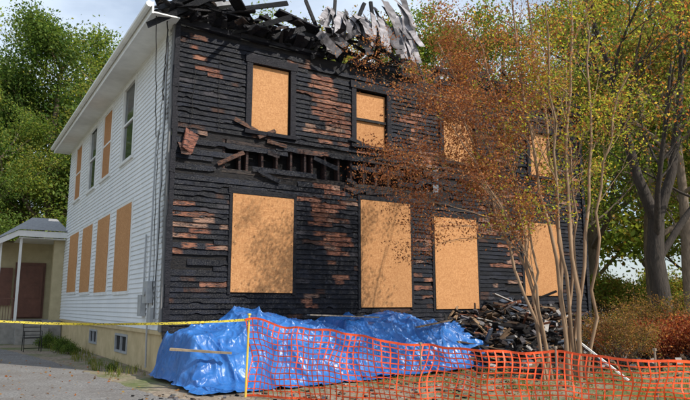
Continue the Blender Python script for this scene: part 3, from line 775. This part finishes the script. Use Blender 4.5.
for k in range(12):   # long arching shoots towards the house on the left
    zz=R.uniform(2.9,6.0)
    q=base+RT*(-.9-zz*.2+R.uniform(-.3,.5))+FW_*R.uniform(-.6,.6)+Vector((0,0,zz))
    gw(q,(RT*-1+FW_*R.gauss(0,.3)+Vector((0,0,R.uniform(-.1,.35)))).normalized(),R.uniform(.9,1.35),.014,1)
T=np.array([tuple(t[0]) for t in tips]); rel=T-np.array(base); side=rel@np.array(RT)
isL=1/(1+np.exp((side+.35+rng.normal(0,.4,len(T)))*2.2))
cnt=np.where(rng.random(len(T))<isL,20,7); idx=np.repeat(np.arange(len(T)),cnt)
C=T[idx]+rng.normal(size=(len(idx),3))*np.array([.13,.13,.11])
rust=np.array([(.26,.10,.055),(.36,.155,.085),(.20,.08,.045),(.44,.23,.12)]); grn=np.array([(.30,.36,.06),(.40,.42,.07),(.22,.29,.06),(.48,.36,.08)])
isr=(rng.random(len(T))<isL)[idx]|(rng.random(len(idx))<.3)
col=np.where(isr[:,None],rust[rng.integers(0,4,len(idx))],grn[rng.integers(0,4,len(idx))])*rng.uniform(.65,1.25,(len(idx),1))
sz=np.where(isr,rng.uniform(.035,.07,len(idx)),rng.uniform(.05,.09,len(idx)))
e=empty("crape_myrtle_tree"); mb.obj("stems",m_bark2,e,True)
o=bpy.data.objects.new("foliage",leaf_mesh("cm_l",C,sz,col,m_leaf)); COL.objects.link(o); o.parent=e

# leaf litter
n=30000
X=rng.uniform(-6,24,n); Y=rng.uniform(-11,6,n); keep=(rng.random(n)<np.clip((X+1)/7,.10,1))&((Y<-.1)|(X>14.5)|(X<-.1)); X=X[keep];Y=Y[keep]
C=np.stack([X,Y,rng.uniform(.010,.03,len(X))],1)
pal=np.array([(.30,.17,.07),(.22,.12,.06),(.40,.27,.10),(.16,.10,.06),(.36,.14,.06)])
me=leaf_mesh("leaf_litter",C,rng.uniform(.03,.08,len(X)),pal[rng.integers(0,5,len(X))],m_leaf,flat=.8,aspect=.7)
o=bpy.data.objects.new("leaf_litter",me); COL.objects.link(o)
gb=MB()
def tuft(x,y,nb,h):
    for k in range(nb):
        a=random.uniform(0,6.28); w=.006; bx=x+random.gauss(0,.05); by=y+random.gauss(0,.05); hh=h*random.uniform(.5,1.2)
        dx=cos(a)*hh*.5; dy=sin(a)*hh*.5; px_,py_=-sin(a)*w,cos(a)*w; cl=random.choice([(.09,.14,.03),(.14,.17,.04),(.20,.19,.07)])
        gb.quad((bx-px_,by-py_,0),(bx+px_,by+py_,0),(bx+dx*.4+px_*.7,by+dy*.4+py_*.7,hh*.7),(bx+dx*.4-px_*.7,by+dy*.4-py_*.7,hh*.7),cl)
        gb.quad((bx+dx*.4-px_*.7,by+dy*.4-py_*.7,hh*.7),(bx+dx*.4+px_*.7,by+dy*.4+py_*.7,hh*.7),(bx+dx+px_*.1,by+dy+py_*.1,hh),(bx+dx-px_*.1,by+dy-py_*.1,hh),cl)
for i in range(700):
    x=random.uniform(4,20); y=random.uniform(-10.5,-3); tuft(x,y,7,random.uniform(.06,.18))
for i in range(120):
    y=random.uniform(.2,13); tuft(-random.uniform(.15,1.0),y,9,random.uniform(.08,.25))
gb.obj("grass",m_leaf)

# ------------------------------------------------------------------ light, world, camera
sd=Vector((.38,-.72,.72)).normalized()
el=math.asin(sd.z); az=math.atan2(sd.x,sd.y)
w=bpy.data.worlds.new("World"); scene.world=w; w.use_nodes=True; nt=w.node_tree
bgn=nt.nodes["Background"]; sky=nt.nodes.new('ShaderNodeTexSky'); sky.sky_type='NISHITA'; sky.sun_disc=False
sky.sun_elevation=el; sky.sun_rotation=az; sky.air_density=1.0; sky.dust_density=1.5; sky.ozone_density=1.8
tc=nt.nodes.new('ShaderNodeTexCoord'); mp=nt.nodes.new('ShaderNodeMapping'); mp.inputs['Scale'].default_value=(1,1,2.6)
nt.links.new(tc.outputs['Generated'],mp.inputs['Vector'])
cl=ramp(nt,noisetex(nt,mp.outputs['Vector'],1.7,7,.55),[(.36,(.12,)*3),(.60,(.7,)*3)])
nt.links.new(mix(nt,cl,sky.outputs[0],(8.2,9.2,10.4)),bgn.inputs[0]); bgn.inputs[1].default_value=.14
sl=bpy.data.lights.new("sun",'SUN'); sl.energy=5.0; sl.angle=radians(.5); sl.color=(1,.93,.82)
so=bpy.data.objects.new("sun",sl); COL.objects.link(so); so.rotation_euler=sd.to_track_quat('Z','Y').to_euler()
cam=bpy.data.cameras.new("camera"); cam.lens=33.23; cam.sensor_width=36; cam.clip_end=2000; cam.clip_start=.1
co_=bpy.data.objects.new("camera",cam); COL.objects.link(co_); co_.location=(-4.02,-14.15,1.5); co_.rotation_euler=(radians(99.4),0,radians(-31.6))
scene.camera=co_
scene.view_settings.view_transform='Standard'; scene.view_settings.look='None'; scene.view_settings.exposure=0
